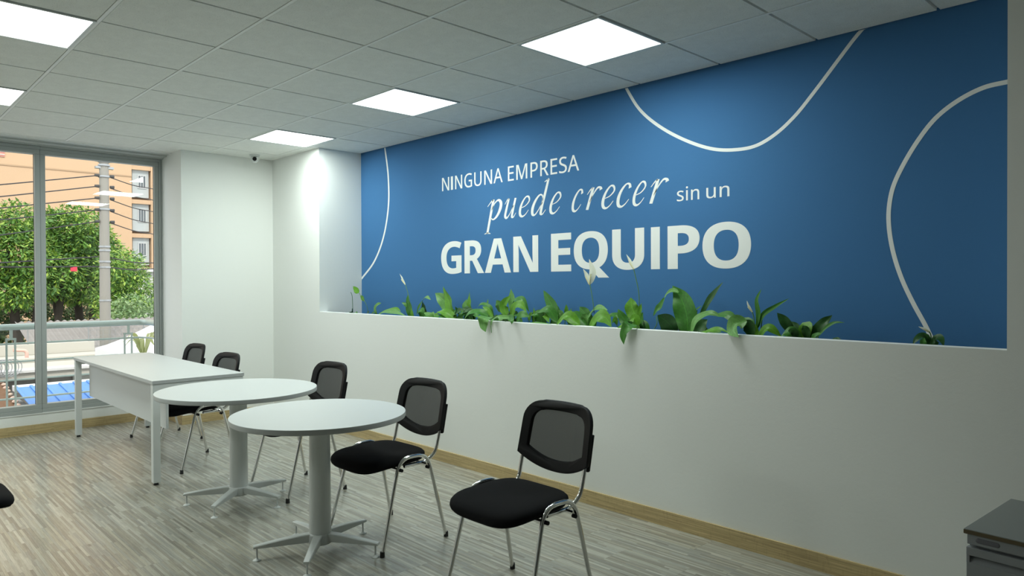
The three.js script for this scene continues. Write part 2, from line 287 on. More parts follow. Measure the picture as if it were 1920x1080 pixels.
// ---------- ceiling light panels ----------
{
  const labels = ['square ceiling light panel above the first chair and the end of the slogan', 'square ceiling light panel over the round tables, near the start of the slogan', 'square ceiling light panel close to the white corner and the small camera', 'square ceiling light panel of the second row, second from the windows', 'square ceiling light panel of the second row, closest to the windows', 'unseen square fill light panel added in a third row, second from the windows', 'unseen square fill light panel added in a third row, closest to the windows'];
  const glow = std({ color: lin(.9, .9, .9), emissive: PANEL_TINT, emissiveIntensity: 5.5, roughness: .5 });
  lightCells.forEach(([i, j], n) => {
    const t = thing('ceiling_light', labels[n], 'ceiling light', [X0 + (i + .5) * T, H, Z0 + (j + .5) * T], 0, 'LED panels in the ceiling grid'.replace('LED ', 'light '));
    const o = .299, q = .283;
    obj('frame', [box(-o, o, -.010, .02, -o, -q, .002), box(-o, o, -.010, .02, q, o, .002), box(-o, -q, -.010, .02, -q, q, .002), box(q, o, -.010, .02, -q, q, .002)], whiteMetal, t);
    obj('diffuser', box(-q, q, -.006, .012, -q, q), glow, t);
    const l = new THREE.RectAreaLight(PANEL_TINT, PANEL_RADIANCE, q * 2, q * 2); l.name = 'panel_light'; l.position.set(0, -.011, 0); l.rotation.x = -Math.PI / 2; t.add(l);
  });
}
// security camera on the ceiling by the end wall
{
  const c = thing('security_camera', 'small white dome camera with a dark lens under the ceiling by the corner', 'camera', [-.33, H - .004, .305], 1.15);
  obj('mount', cyl(.05, .055, -.02, 0), whiteMetal, c);
  const b = new THREE.SphereGeometry(.042, 24, 16); b.translate(0, -.045, 0); obj('housing', b, whiteMetal, c);
  const l = new THREE.CylinderGeometry(.021, .021, .02, 20); l.rotateX(Math.PI / 2); l.translate(0, -.05, .036); obj('lens', l, blackPlastic, c);
}

// ---------- furniture ----------
function makeChair() {
  const t = thing('stacking_chair', '', 'chair', [0, 0, 0], 0, 'black stacking chairs');
  // seat cushion: rings from the underside to the dished top
  const ring = (s, y, drop) => { const r = []; for (let i = 0; i < 48; i++) { const a = i / 48 * Math.PI * 2, c = Math.cos(a), d = Math.sin(a), n = 2 / 4.2, x = Math.sign(c) * Math.pow(Math.abs(c), n) * .236 * s, z0 = Math.sign(d) * Math.pow(Math.abs(d), n), z = z0 * .215 * s * (d > 0 ? 1 + .05 * (1 - c * c) : 1), k = z / .215; r.push([x * (1 - .05 * Math.max(0, -k)), y - drop * (k > .1 ? Math.pow((k - .1) / .95, 2) : 0) + .010 * Math.max(0, -k) * s, z + .055]); } return r; };
  const loft = (rings) => { const pos = [], idx = [], uv = []; rings.forEach((r) => r.forEach((p) => { pos.push(...p); uv.push(p[0] * 8, p[2] * 8); })); const n = 48; for (let k = 0; k < rings.length - 1; k++) for (let i = 0; i < n; i++) { const a = k * n + i, b = k * n + (i + 1) % n; idx.push(a, a + n, b, b, a + n, b + n); } for (const [k, f] of [[0, 1], [rings.length - 1, 0]]) { const c = pos.length / 3, r = rings[k]; pos.push(r.reduce((s, p) => s + p[0], 0) / n, r.reduce((s, p) => s + p[1], 0) / n, r.reduce((s, p) => s + p[2], 0) / n); uv.push(0, 0); for (let i = 0; i < n; i++) { const a = k * n + i, b = k * n + (i + 1) % n; f ? idx.push(c, a, b) : idx.push(c, b, a); } } const g = new THREE.BufferGeometry(); g.setAttribute('position', new THREE.Float32BufferAttribute(pos, 3)); g.setAttribute('uv', new THREE.Float32BufferAttribute(uv, 2)); g.setIndex(idx); g.computeVertexNormals(); return g; };
  obj('seat', loft([ring(.93, .441, .03), ring(.985, .444, .03), ring(1, .453, .028), ring(.99, .464, .026), ring(.95, .473, .024), ring(.86, .479, .022), ring(.66, .478, .02), ring(.4, .474, .014), ring(.15, .472, .01)]), blackFabric, t);
  obj('seat_shell', loft([ring(.80, .430, .03), ring(.95, .433, .03), ring(.965, .440, .03), ring(.90, .443, .03)]), blackPlastic, t);
  for (const s of [-1, 1]) {
    const leg = obj('leg_frame', bent([[s * .268, .012, .215], [s * .242, .475, .085], [s * .242, .475, -.105], [s * .268, .012, -.215]], .0105, .075), chrome, t);
    obj('foot_cap', [cyl(.0135, .0125, 0, .028, s * .2683, .217, 12)], rubber, leg); obj('foot_cap', [cyl(.0135, .0125, 0, .028, s * .2683, -.217, 12)], rubber, leg);
    obj('back_tube', bent([[s * .195, .418, .02], [s * .195, .418, -.13], [s * .200, .455, -.195], [s * .203, .53, -.216], [s * .203, .605, -.236]], .0100, .045), chrome, t);
    const k = new THREE.CylinderGeometry(.009, .009, .02, 12); k.rotateZ(Math.PI / 2); k.translate(s * .256, .418, .085); const k2 = k.clone(); k2.translate(-s * .006, -.002, -.185);
    obj('bolt_cap', k, blackPlastic, t); obj('bolt_cap', k2, blackPlastic, t);
  }
  for (const z of [.085, -.10]) { const g = new THREE.CylinderGeometry(.009, .009, .49, 10); g.rotateZ(Math.PI / 2); g.translate(0, .416, z); obj('cross_bar', g, chrome, t); }
  // backrest: curved frame with a hole, mesh stretched in it
  const w = .226, topY = .838, botSide = .585, botMid = .520;
  const bendZ = (x, y) => -.208 - (y - .53) * .215 - .042 * (1 - (x / w) ** 2);
  const contour = (e) => {
    const W = w - e, R = .085 - e * .6, pts = [], top = topY - e * .9, side = botSide + e * .75, mid = botMid + e * 1.05;
    for (let i = 0; i <= 24; i++) { const x = -W + 2 * W * i / 24; pts.push([x, mid + (side - mid) * Math.pow(Math.abs(x / W), 2.2)]); }
    for (let i = 1; i < 8; i++) pts.push([W - .006 * (i / 8), side + (top - R - side) * i / 8]);
    for (let i = 0; i <= 8; i++) { const a = i / 8 * Math.PI / 2; pts.push([W - .006 - R + R * Math.cos(a), top - R - .006 + R * Math.sin(a)]); }
    for (let i = 1; i < 16; i++) { const x = (W - .006 - R) * (1 - 2 * i / 16); pts.push([x, top - .006 + .006 * (1 - (x / W) ** 2)]); }
    for (let i = 0; i <= 8; i++) { const a = Math.PI / 2 + i / 8 * Math.PI / 2; pts.push([-W + .006 + R + R * Math.cos(a), top - R - .006 + R * Math.sin(a)]); }
    for (let i = 7; i > 0; i--) pts.push([-W + .006 * (i / 8), side + (top - R - side) * i / 8]);
    return pts;
  };
  const sh = new THREE.Shape(contour(.004).map((p) => new THREE.Vector2(...p))); sh.holes.push(new THREE.Path(contour(.044).map((p) => new THREE.Vector2(...p)).reverse()));
  const bend = (g, dz) => { const p = g.attributes.position; for (let i = 0; i < p.count; i++) p.setZ(i, p.getZ(i) + dz + bendZ(p.getX(i), p.getY(i))); g.computeVertexNormals(); return g; };
  const bf = obj('backrest', bend(mergeVertices((() => { const g = new THREE.ExtrudeGeometry(sh, { depth: .014, bevelEnabled: true, bevelThickness: .004, bevelSize: .004, bevelSegments: 2, curveSegments: 4 }); g.deleteAttribute('normal'); g.deleteAttribute('uv'); return g; })(), 1e-5), -.007), blackPlastic, t);
  const inner = contour(.036), ms = new THREE.Shape(inner.map((p) => new THREE.Vector2(...p)));
  // grid of the mesh: columns between the lower and the upper edge
  const lower = (x) => { const W = w - .036, s = botSide + .027, m = botMid + .038; return m + (s - m) * Math.pow(Math.abs(x / W), 2.2); }, upper = (x) => { const W = w - .036 - .006, R = .0634, t0 = topY - .0324 - .006, d = Math.abs(x) - (W - R); return d <= 0 ? t0 + .004 : t0 - R + Math.sqrt(Math.max(0, R * R - d * d)); };
  const mg = new THREE.PlaneGeometry(1, 1, 24, 12), mp = mg.attributes.position; for (let i = 0; i < mp.count; i++) { const x = mp.getX(i) * 2 * (w - .0425), v = mp.getY(i) + .5; mp.setXYZ(i, x, lower(x) + (upper(x) - lower(x)) * v, 0); }
  obj('mesh_panel', bend(mg, 0), meshFabric, bf);
  for (const s of [-1, 1]) { const g = box(s * .205 - .017, s * .205 + .017, .56, .72, -.012, .006, .006); const p = g.attributes.position; for (let i = 0; i < p.count; i++) p.setZ(i, p.getZ(i) + bendZ(.205, p.getY(i)) - .010); g.computeVertexNormals(); obj('tube_socket', g, blackPlastic, bf); }
  // the real chair is a little taller than these working heights
  t.traverse((o) => { if (o.isMesh && !o.geometry.userData.tall) { o.geometry.scale(1, 1.032, 1); o.geometry.userData.tall = true; } });
  return t;
}
const chair = makeChair();
chair.position.set(4.69, 0, 1.30); chair.rotation.y = 0;
chair.userData.label = 'black mesh-back chair with chrome legs standing alone, away from any table';
copyOf(chair, [3.565, 0, 1.262], 0.02, 'black mesh-back chair drawn up to the smaller round table');
copyOf(chair, [2.345, 0, 1.195], 0.03, 'black mesh-back chair between the larger round table and the mural wall');
copyOf(chair, [1.10, 0, 1.45], 0.06, 'black mesh-back chair at the near end of the desk, half under its top');
copyOf(chair, [-.02, 0, 1.31], 0.04, 'black mesh-back chair at the window end of the desk, beside the white corner');
copyOf(chair, [2.885, 0, 3.225], Math.PI, 'black chair out on the open floor, only a corner of its seat in view');

function roundTable(p, R, phase, label) {
  const t = thing('round_table', label, 'table', p, 0, 'white round meeting tables'), yt = .75;
  const top = new THREE.LatheGeometry([[0, yt], [R - .003, yt], [R - .0015, yt - .0007]].map((q) => new THREE.Vector2(...q)), 96);
  obj('table_top', [top, new THREE.LatheGeometry([[R - .02, yt - .028], [0, yt - .028]].map((q) => new THREE.Vector2(...q)), 96)], whiteLam, t);
  obj('edge_band', new THREE.LatheGeometry([[R - .0015, yt - .0007], [R, yt - .003], [R, yt - .024], [R - .002, yt - .0275], [R - .02, yt - .028]].map((q) => new THREE.Vector2(...q)), 96), greyEdge, t);
  const plate = new THREE.CylinderGeometry(.16, .16, .008, 40); plate.translate(0, yt - .032, 0); obj('mounting_plate', plate, whiteMetal, t);
  obj('column', cyl(.058, .054, .06, yt - .036, 0, 0, 48), whiteMetal, t);
  const hub = obj('hub', new THREE.LatheGeometry([[0, .05], [.058, .05], [.064, .058], [.064, .098], [.06, .108], [.05, .11]].map((q) => new THREE.Vector2(...q)), 40), whiteMetal, t);
  for (let k = 0; k < 5; k++) {
    const a = phase + k * Math.PI * 2 / 5;
    // tapering arm: wide and deep at the hub, slim at the tip, top falling outwards
    const n = 10, pos = [], idx = [];
    for (let i = 0; i <= n; i++) { const s = i / n, r = .045 + s * .295, hw = .024 - s * .008, yT = .108 - .030 * Math.pow(s, 1.5), yB = .062 + .002 * s; const b = .004; for (const [y, z] of [[yB, -hw * .72], [yT - b, -hw], [yT, -hw + b], [yT, hw - b], [yT - b, hw], [yB, hw * .72]]) pos.push(r, y, z); }
    for (let i = 0; i < n; i++) for (let j = 0; j < 6; j++) { const q = i * 6 + j, e = i * 6 + (j + 1) % 6; idx.push(q, e, q + 6, e, e + 6, q + 6); }
    const l = n * 6; idx.push(l, l + 1, l + 2, l, l + 2, l + 3, l, l + 3, l + 4, l, l + 4, l + 5);
    let g = new THREE.BufferGeometry(); g.setAttribute('position', new THREE.Float32BufferAttribute(pos, 3)); g.setIndex(idx); g = g.toNonIndexed(); g.computeVertexNormals();
    const arm = obj('foot_arm', g, whiteMetal, t); arm.rotation.y = -a;
    obj('leveller', [cyl(.0048, .0048, .006, .066, .322, 0, 10), new THREE.LatheGeometry([[.021, 0], [.021, .003], [.016, .006], [.008, .009], [.0048, .014]].map((q) => new THREE.Vector2(...q)), 20).translate(.322, 0, 0)], whiteMetal, arm);
  }
  return t;
}
const DEG = Math.PI / 180;
roundTable([3.535, 0, 1.668], .459, -32 * DEG, 'smaller white round table on a five-armed pedestal, apart from the desk');
roundTable([2.365, 0, 1.622], .503, -23 * DEG, 'larger white round table on a five-armed pedestal, next to the desk');

// desk
{
  const x0 = -.70, x1 = 1.585, z0 = 1.25, z1 = 1.915, y = .752, t = thing('office_desk', 'long white rectangular desk with square legs and a modesty panel', 'desk', [(x0 + x1) / 2, 0, (z0 + z1) / 2]);
  const w = (x1 - x0) / 2, d = (z1 - z0) / 2, l = .05;
  obj('desk_top', box(-w, w, y - .025, y, -d, d, .002), whiteLam, t);
  obj('edge_band', [box(-w - .0005, w + .0005, y - .0245, y - .0015, -d - .0005, d + .0005)], greyEdge, t);
  for (const sx of [-1, 1]) {
    for (const sz of [-1, 1]) { const cx = sx * (w - l / 2 - .004), cz = sz * (d - l / 2 - .004); const leg = obj('leg', box(cx - l / 2, cx + l / 2, .018, y - .025, cz - l / 2, cz + l / 2, .003), whiteMetal, t); obj('leveller', cyl(.017, .015, 0, .018, cx, cz, 14), rubber, leg); }
    const cx = sx * (w - l / 2 - .004); obj('end_rail', box(cx - l / 2, cx + l / 2, y - .065, y - .025, -d + l, d - l, .003), whiteMetal, t);
  }
  obj('side_rail', box(-w + l, w - l, y - .06, y - .026, d - .16, d - .12, .003), whiteMetal, t); obj('side_rail', box(-w + l, w - l, y - .06, y - .026, -d + .12, -d + .16, .003), whiteMetal, t);
  obj('modesty_panel', box(-w + .085, w - .06, .385, y - .027, d - .128, d - .110, .0015), whiteLam, t);
}
// drawer unit at the right
{
  const t = thing('drawer_cabinet', 'grey metal drawer unit with a dark top, at the foot of the white wall', 'cabinet', [6.545, 0, .52], -.07), w = .20, d = .25;
  const grey = std({ color: lin(.26, .275, .29), roughness: .5 }), dark = std({ color: lin(.20, .215, .21), roughness: .42 });
  obj('body', [box(-w + .004, w - .004, .03, .582, -d, d - .022, .003), box(-w + .004, w - .004, .548, .582, d - .022, d, .002)], grey, t);
  obj('top_board', box(-w - .004, w + .004, .582, .600, -d - .004, d + .006, .002), dark, t);
  obj('edge_band', box(-w - .0045, w + .0045, .584, .597, d + .004, d + .0066), std({ color: lin(.10, .075, .035), roughness: .6 }), t);
  const plate = obj('name_plate', (() => { const g = new THREE.CapsuleGeometry(.0085, .055, 4, 12); g.rotateZ(Math.PI / 2); g.scale(1, 1, .25); g.translate(-w + .065, .566, d + .0005); return g; })(), std({ color: lin(.13, .13, .15), roughness: .4 }), t);
  const hs = [[.36, .538], [.20, .352], [.035, .192]];
  for (const [a, b] of hs) {
    const dr = obj('drawer', [box(-w + .002, w - .002, b - .028, b, d - .020, d + .002, .002), box(-w + .002, w - .002, a, b - .052, d - .020, d, .002), box(-w + .002, -w + .012, b - .054, b - .026, d - .020, d, .001), box(w - .012, w - .002, b - .054, b - .026, d - .020, d, .001)], grey, t);
    const pull = box(-w + .012, w - .012, -.001, .001, -.017, .017); pull.rotateX(.9); pull.translate(0, b - .042, d - .012); obj('finger_pull', pull, grey, dr);
  }
  for (const [sx, sz] of [[-1, -1], [1, -1], [-1, 1], [1, 1]]) obj('castor', cyl(.016, .016, 0, .032, sx * (w - .04), sz * (d - .05), 14), rubber, t);
}

// ---------- plants in the niche ----------
tag(obj('planter_soil', (() => { const g = new THREE.PlaneGeometry(NX1 - NX0 - .01, .395, 160, 10); g.rotateX(-Math.PI / 2); const p = g.attributes.position; for (let i = 0; i < p.count; i++) p.setY(i, rr(0, .02)); g.translate((NX0 + NX1) / 2, 1.045, -.288); g.computeVertexNormals(); return g; })(), potSoil), 'dark loose soil filling the planter niche under the mural', 'soil').userData.kind = 'stuff';
const PLANTS = [
["thin young peace lily with a bare stalk and bright small leaves beside the niche corner",[["stem",[[0.754,1.12,-0.22],[0.778,1.3,-0.2],[0.784,1.354,-0.18]],0.006,5,1],["leaf",[[0.743,1.132,-0.22],[0.807,1.165,-0.185],[0.856,1.194,-0.15]],0.042,1,0.7],["leaf",[[0.749,1.132,-0.22],[0.762,1.149,-0.185],[0.77,1.141,-0.15]],0.031,0,0.3],["leaf",[[0.76,1.133,-0.22],[0.862,1.154,-0.185],[0.958,1.147,-0.15]],0.031,0,0.3],["stem",[[1.043,1.124,-0.22],[1.034,1.234,-0.2],[0.933,1.349,-0.18]],0.006,5,1],["leaf",[[0.9,1.349,-0.2],[0.851,1.375,-0.2],[0.794,1.413,-0.2]],0.057,2,0.7],["leaf",[[1.002,1.268,-0.2],[0.965,1.3,-0.2],[0.93,1.324,-0.2]],0.038,2,0.7],["leaf",[[1.001,1.122,-0.22],[1.078,1.155,-0.185],[1.17,1.167,-0.15]],0.041,1,0.7],["leaf",[[1.075,1.125,-0.22],[1.172,1.152,-0.185],[1.262,1.167,-0.15]],0.033,0,0.7]]],
["low peace lily with one broad pale leaf lying flat on the ledge",[["leaf",[[1.333,1.131,-0.12],[1.492,1.178,-0.107],[1.683,1.181,-0.093],[1.865,1.153,-0.08]],0.066,3,0.45],["leaf",[[1.23,1.119,-0.2],[1.201,1.203,-0.2],[1.237,1.238,-0.2],[1.297,1.254,-0.2]],0.055,3,0.8],["leaf",[[1.251,1.148,-0.2],[1.436,1.19,-0.183],[1.595,1.208,-0.167],[1.689,1.187,-0.15]],0.042,2,0.5]]],
["peace lily with a slim cream bud on a tall stalk",[["stem",[[1.768,1.12,-0.22],[1.685,1.333,-0.235],[1.618,1.43,-0.25]],0.005,5,1],["spathe",[[1.618,1.428,-0.25],[1.562,1.482,-0.25],[1.528,1.531,-0.25]],0.026,4,1],["leaf",[[1.754,1.125,-0.22],[1.71,1.242,-0.22],[1.697,1.336,-0.22]],0.08,0,0.9],["leaf",[[1.706,1.226,-0.2],[1.678,1.253,-0.2],[1.632,1.265,-0.2]],0.028,0,0.6],["leaf",[[1.667,1.128,-0.22],[1.703,1.157,-0.185],[1.738,1.191,-0.15]],0.017,1,0.7],["leaf",[[1.837,1.13,-0.18],[1.819,1.171,-0.18],[1.802,1.219,-0.18]],0.034,2,0.7]]],
["peace lily with a thin arched leaf curling down to the ledge",[["leaf",[[1.975,1.158,-0.22],[1.957,1.225,-0.21],[1.947,1.28,-0.2]],0.05,1,0.8],["leaf",[[1.94,1.282,-0.2],[2.017,1.32,-0.19],[2.096,1.297,-0.18]],0.038,3,0.5],["leaf",[[1.952,1.287,-0.2],[1.891,1.224,-0.2],[1.86,1.155,-0.2]],0.033,0,0.6],["leaf",[[2.181,1.135,-0.14],[2.147,1.172,-0.12],[2.097,1.189,-0.1]],0.057,3,0.5]]],
["peace lily with two big upright leaves, one bright green with a clear midrib",[["leaf",[[2.378,1.158,-0.2],[2.296,1.274,-0.22],[2.19,1.414,-0.24]],0.114,2,0.95],["leaf",[[2.226,1.173,-0.3],[2.11,1.283,-0.315],[1.959,1.353,-0.33]],0.118,3,0.8],["leaf",[[2.449,1.139,-0.16],[2.372,1.192,-0.13],[2.275,1.199,-0.1]],0.082,2,0.5],["leaf",[[2.413,1.135,-0.12],[2.337,1.167,-0.1],[2.267,1.165,-0.08]],0.047,0,0.4],["leaf",[[2.426,1.181,-0.22],[2.404,1.213,-0.22],[2.376,1.244,-0.22]],0.033,1,0.8],["leaf",[[2.378,1.153,-0.2],[2.46,1.202,-0.18],[2.561,1.223,-0.16]],0.07,1,0.6]]],
["peace lily with one narrow upright leaf and a broad leaf resting on the lip",[["leaf",[[2.593,1.186,-0.22],[2.566,1.275,-0.22],[2.565,1.371,-0.22]],0.064,2,0.95],["leaf",[[2.424,1.188,-0.28],[2.424,1.261,-0.29],[2.437,1.307,-0.3]],0.054,3,0.8],["leaf",[[2.582,1.182,-0.2],[2.56,1.222,-0.19],[2.523,1.239,-0.18]],0.069,1,0.6],["leaf",[[2.904,1.182,-0.12],[2.829,1.219,-0.09],[2.76,1.21,-0.06],[2.709,1.147,-0.03]],0.072,0,0.45]]],
["peace lily with a pointed leaf hanging far down over the white wall",[["leaf",[[2.935,1.174,-0.14],[2.876,1.232,-0.14],[2.812,1.258,-0.14]],0.039,2,0.6],["leaf",[[2.879,1.179,-0.2],[2.848,1.247,-0.193],[2.746,1.275,-0.187],[2.693,1.226,-0.18]],0.037,0,0.5],["leaf",[[3.013,1.184,-0.05],[3.031,1.172,0.032],[3.029,1.131,0.036],[3.054,1.076,0.04]],0.1,3,0.9],["leaf",[[2.902,1.173,-0.15],[2.835,1.214,-0.125],[2.766,1.213,-0.1]],0.072,0,0.5],["leaf",[[3.238,1.188,-0.04],[3.128,1.183,-0.017],[3.126,1.163,0.036],[3.112,1.127,0.04]],0.05,3,0.7],["leaf",[[2.704,1.24,-0.3],[2.701,1.28,-0.3],[2.701,1.315,-0.3]],0.029,3,0.9],["stem",[[3.075,1.177,0.012],[3.103,1.122,0.032],[3.113,1.074,0.036]],0.004,5,1]]],
["dense peace lily clump with arching leaves below the letter N",[["leaf",[[2.991,1.213,-0.3],[2.975,1.302,-0.31],[2.951,1.396,-0.32]],0.067,3,0.9],["leaf",[[3.028,1.192,-0.2],[2.998,1.267,-0.2],[3.075,1.35,-0.2]],0.077,2,0.8],["leaf",[[3.098,1.178,-0.18],[3.153,1.263,-0.167],[3.232,1.281,-0.153],[3.308,1.227,-0.14]],0.079,2,0.7],["leaf",[[3.026,1.232,-0.26],[3.057,1.309,-0.26],[3.141,1.31,-0.26],[3.214,1.22,-0.26]],0.07,0,0.5],["leaf",[[2.933,1.214,-0.22],[2.931,1.274,-0.21],[2.911,1.308,-0.2]],0.061,3,0.7],["leaf",[[3.239,1.146,-0.1],[3.301,1.208,-0.09],[3.398,1.2,-0.08]],0.073,0,0.7],["leaf",[[3.169,1.186,-0.05],[3.252,1.189,-0.027],[3.334,1.171,0.036],[3.333,1.144,0.04]],0.048,0,0.8],["leaf",[[3.037,1.166,-0.22],[3.062,1.213,-0.22],[3.074,1.251,-0.22]],0.044,1,0.8]]],
["peace lily with one tall soft leaf bent over at its tip beside the letter E",[["leaf",[[3.53,1.167,-0.24],[3.448,1.275,-0.26],[3.344,1.388,-0.28]],0.093,0,0.85],["leaf",[[3.575,1.163,-0.18],[3.499,1.251,-0.165],[3.404,1.225,-0.15]],0.071,0,0.6],["leaf",[[3.515,1.169,-0.28],[3.469,1.243,-0.29],[3.427,1.29,-0.3]],0.055,0,0.9],["leaf",[[3.31,1.144,-0.2],[3.365,1.211,-0.19],[3.5,1.211,-0.18]],0.073,1,0.7],["leaf",[[3.415,1.154,-0.06],[3.527,1.155,-0.05],[3.667,1.154,-0.04]],0.03,3,0.4],["leaf",[[3.365,1.149,-0.15],[3.373,1.213,-0.15],[3.371,1.264,-0.15]],0.023,2,0.9],["leaf",[[3.27,1.159,-0.2],[3.288,1.2,-0.2],[3.305,1.225,-0.2]],0.047,2,0.8]]],
["spreading peace lily with one wide open white flower before the letter Q",[["leaf",[[3.545,1.177,-0.3],[3.558,1.23,-0.3],[3.554,1.288,-0.3]],0.04,2,0.9],["leaf",[[3.584,1.179,-0.3],[3.597,1.224,-0.3],[3.604,1.26,-0.3]],0.028,3,0.9],["leaf",[[3.87,1.155,-0.08],[3.772,1.213,-0.065],[3.682,1.149,-0.05]],0.079,2,0.55],["leaf",[[3.889,1.141,-0.15],[3.791,1.208,-0.135],[3.714,1.206,-0.12]],0.087,0,0.6],["leaf",[[3.862,1.155,-0.22],[3.798,1.22,-0.23],[3.733,1.274,-0.24]],0.097,0,0.8],["leaf",[[3.84,1.198,-0.2],[3.934,1.268,-0.19],[4.034,1.259,-0.18]],0.059,3,0.5],["leaf",[[3.939,1.14,-0.1],[4.034,1.22,-0.087],[4.104,1.212,-0.073],[4.158,1.157,-0.06]],0.098,2,0.7],["leaf",[[3.865,1.146,-0.16],[3.858,1.2,-0.15],[3.835,1.224,-0.14]],0.079,3,0.8],["stem",[[3.899,1.236,-0.2],[3.884,1.333,-0.2],[3.858,1.449,-0.2]],0.006,5,1],["spathe",[[3.858,1.428,-0.2],[3.879,1.51,-0.2],[3.855,1.607,-0.2]],0.052,4,1],["spathe",[[3.861,1.434,-0.19],[3.841,1.492,-0.185],[3.818,1.538,-0.18]],0.031,4,1]]],
["peace lily with a closed white bud on a long stalk before the letter U",[["leaf",[[4.24,1.211,-0.22],[4.194,1.279,-0.23],[4.176,1.345,-0.24]],0.11,2,0.9],["stem",[[4.25,1.188,-0.22],[4.257,1.361,-0.22],[4.216,1.532,-0.22]],0.006,5,1],["spathe",[[4.216,1.53,-0.22],[4.184,1.582,-0.22],[4.156,1.63,-0.22]],0.022,4,1],["leaf",[[4.258,1.189,-0.2],[4.276,1.253,-0.2],[4.29,1.311,-0.2]],0.037,2,0.8],["leaf",[[4.247,1.171,-0.2],[4.286,1.207,-0.2],[4.303,1.254,-0.2]],0.063,0,0.8],["leaf",[[4.371,1.178,-0.04],[4.361,1.175,0.032],[4.33,1.13,0.036],[4.331,1.06,0.04]],0.078,0,0.85],["leaf",[[4.202,1.159,-0.18],[4.159,1.21,-0.18],[4.116,1.27,-0.18]],0.064,0,0.8],["leaf",[[4.27,1.166,-0.08],[4.25,1.167,-0.06],[4.22,1.155,-0.04]],0.037,2,0.5],["leaf",[[4.084,1.211,-0.24],[4.04,1.227,-0.23],[3.979,1.202,-0.22]],0.05,0,0.5],["leaf",[[4.323,1.172,-0.12],[4.303,1.217,-0.11],[4.269,1.199,-0.1]],0.059,2,0.7],["leaf",[[4.154,1.171,-0.12],[4.148,1.206,-0.11],[4.13,1.177,-0.1]],0.03,2,0.7],["stem",[[4.278,1.131,-0.24],[4.285,1.177,-0.24],[4.261,1.217,-0.24]],0.006,5,1]]],
["peace lily with the largest upright ribbed leaf and a shrivelled twisted leaf",[["leaf",[[4.632,1.131,-0.2],[4.615,1.232,-0.217],[4.57,1.333,-0.233],[4.49,1.424,-0.25]],0.15,0,0.95],["leaf",[[4.556,1.382,-0.22],[4.514,1.394,-0.22],[4.472,1.372,-0.22],[4.448,1.343,-0.22]],0.032,3,0.6],["leaf",[[4.453,1.347,-0.22],[4.419,1.294,-0.22],[4.39,1.265,-0.22],[4.366,1.227,-0.22]],0.042,0,0.7],["stem",[[4.392,1.228,-0.22],[4.402,1.184,-0.21],[4.387,1.145,-0.2]],0.003,5,1],["leaf",[[4.583,1.135,-0.15],[4.535,1.201,-0.125],[4.482,1.243,-0.1]],0.117,1,0.8],["leaf",[[4.615,1.129,-0.22],[4.574,1.167,-0.22],[4.525,1.181,-0.22]],0.049,1,0.8],["leaf",[[4.62,1.124,-0.24],[4.628,1.199,-0.25],[4.664,1.275,-0.26]],0.064,1,0.85],["leaf",[[4.648,1.27,-0.26],[4.666,1.285,-0.26],[4.693,1.301,-0.26]],0.013,3,0.7]]],
["peace lily with a long wavy ribbon leaf rising over a broad arching leaf",[["leaf",[[4.667,1.231,-0.28],[4.712,1.31,-0.287],[4.752,1.373,-0.293],[4.815,1.447,-0.3]],0.046,1,0.9],["leaf",[[4.719,1.141,-0.1],[4.747,1.225,-0.113],[4.824,1.264,-0.127],[4.895,1.247,-0.14]],0.058,3,0.6],["leaf",[[4.858,1.254,-0.14],[4.939,1.257,-0.127],[4.986,1.233,-0.113],[5.028,1.214,-0.1]],0.052,0,0.6],["leaf",[[4.685,1.13,-0.2],[4.723,1.185,-0.21],[4.756,1.221,-0.22]],0.085,1,0.85],["leaf",[[4.772,1.136,-0.06],[4.849,1.161,-0.057],[4.928,1.181,-0.053],[4.997,1.157,-0.05]],0.035,2,0.5]]],
["peace lily with two twisted ribbon leaves and a folded leaf over the lip",[["leaf",[[5.096,1.233,-0.05],[5.049,1.214,-0.028],[5.041,1.186,-0.007],[5.098,1.147,0.04]],0.1,3,0.85],["leaf",[[5.06,1.133,-0.18],[5.05,1.197,-0.16],[5.017,1.219,-0.14]],0.083,1,0.8],["leaf",[[5.066,1.128,-0.2],[5.068,1.17,-0.2],[5.062,1.215,-0.2]],0.045,2,0.95],["leaf",[[5.067,1.184,-0.22],[5.074,1.263,-0.227],[5.061,1.342,-0.233],[5.087,1.408,-0.24]],0.029,0,0.9],["leaf",[[5.071,1.18,-0.22],[5.097,1.256,-0.233],[5.161,1.306,-0.247],[5.241,1.355,-0.26]],0.028,0,0.9],["stem",[[5.068,1.177,-0.2],[5.06,1.245,-0.2],[5.05,1.278,-0.2]],0.006,5,1],["spathe",[[5.052,1.275,-0.2],[5.027,1.308,-0.2],[5.018,1.339,-0.2]],0.015,4,1],["stem",[[5.077,1.127,-0.24],[5.085,1.195,-0.24],[5.089,1.229,-0.24]],0.006,5,1]]],
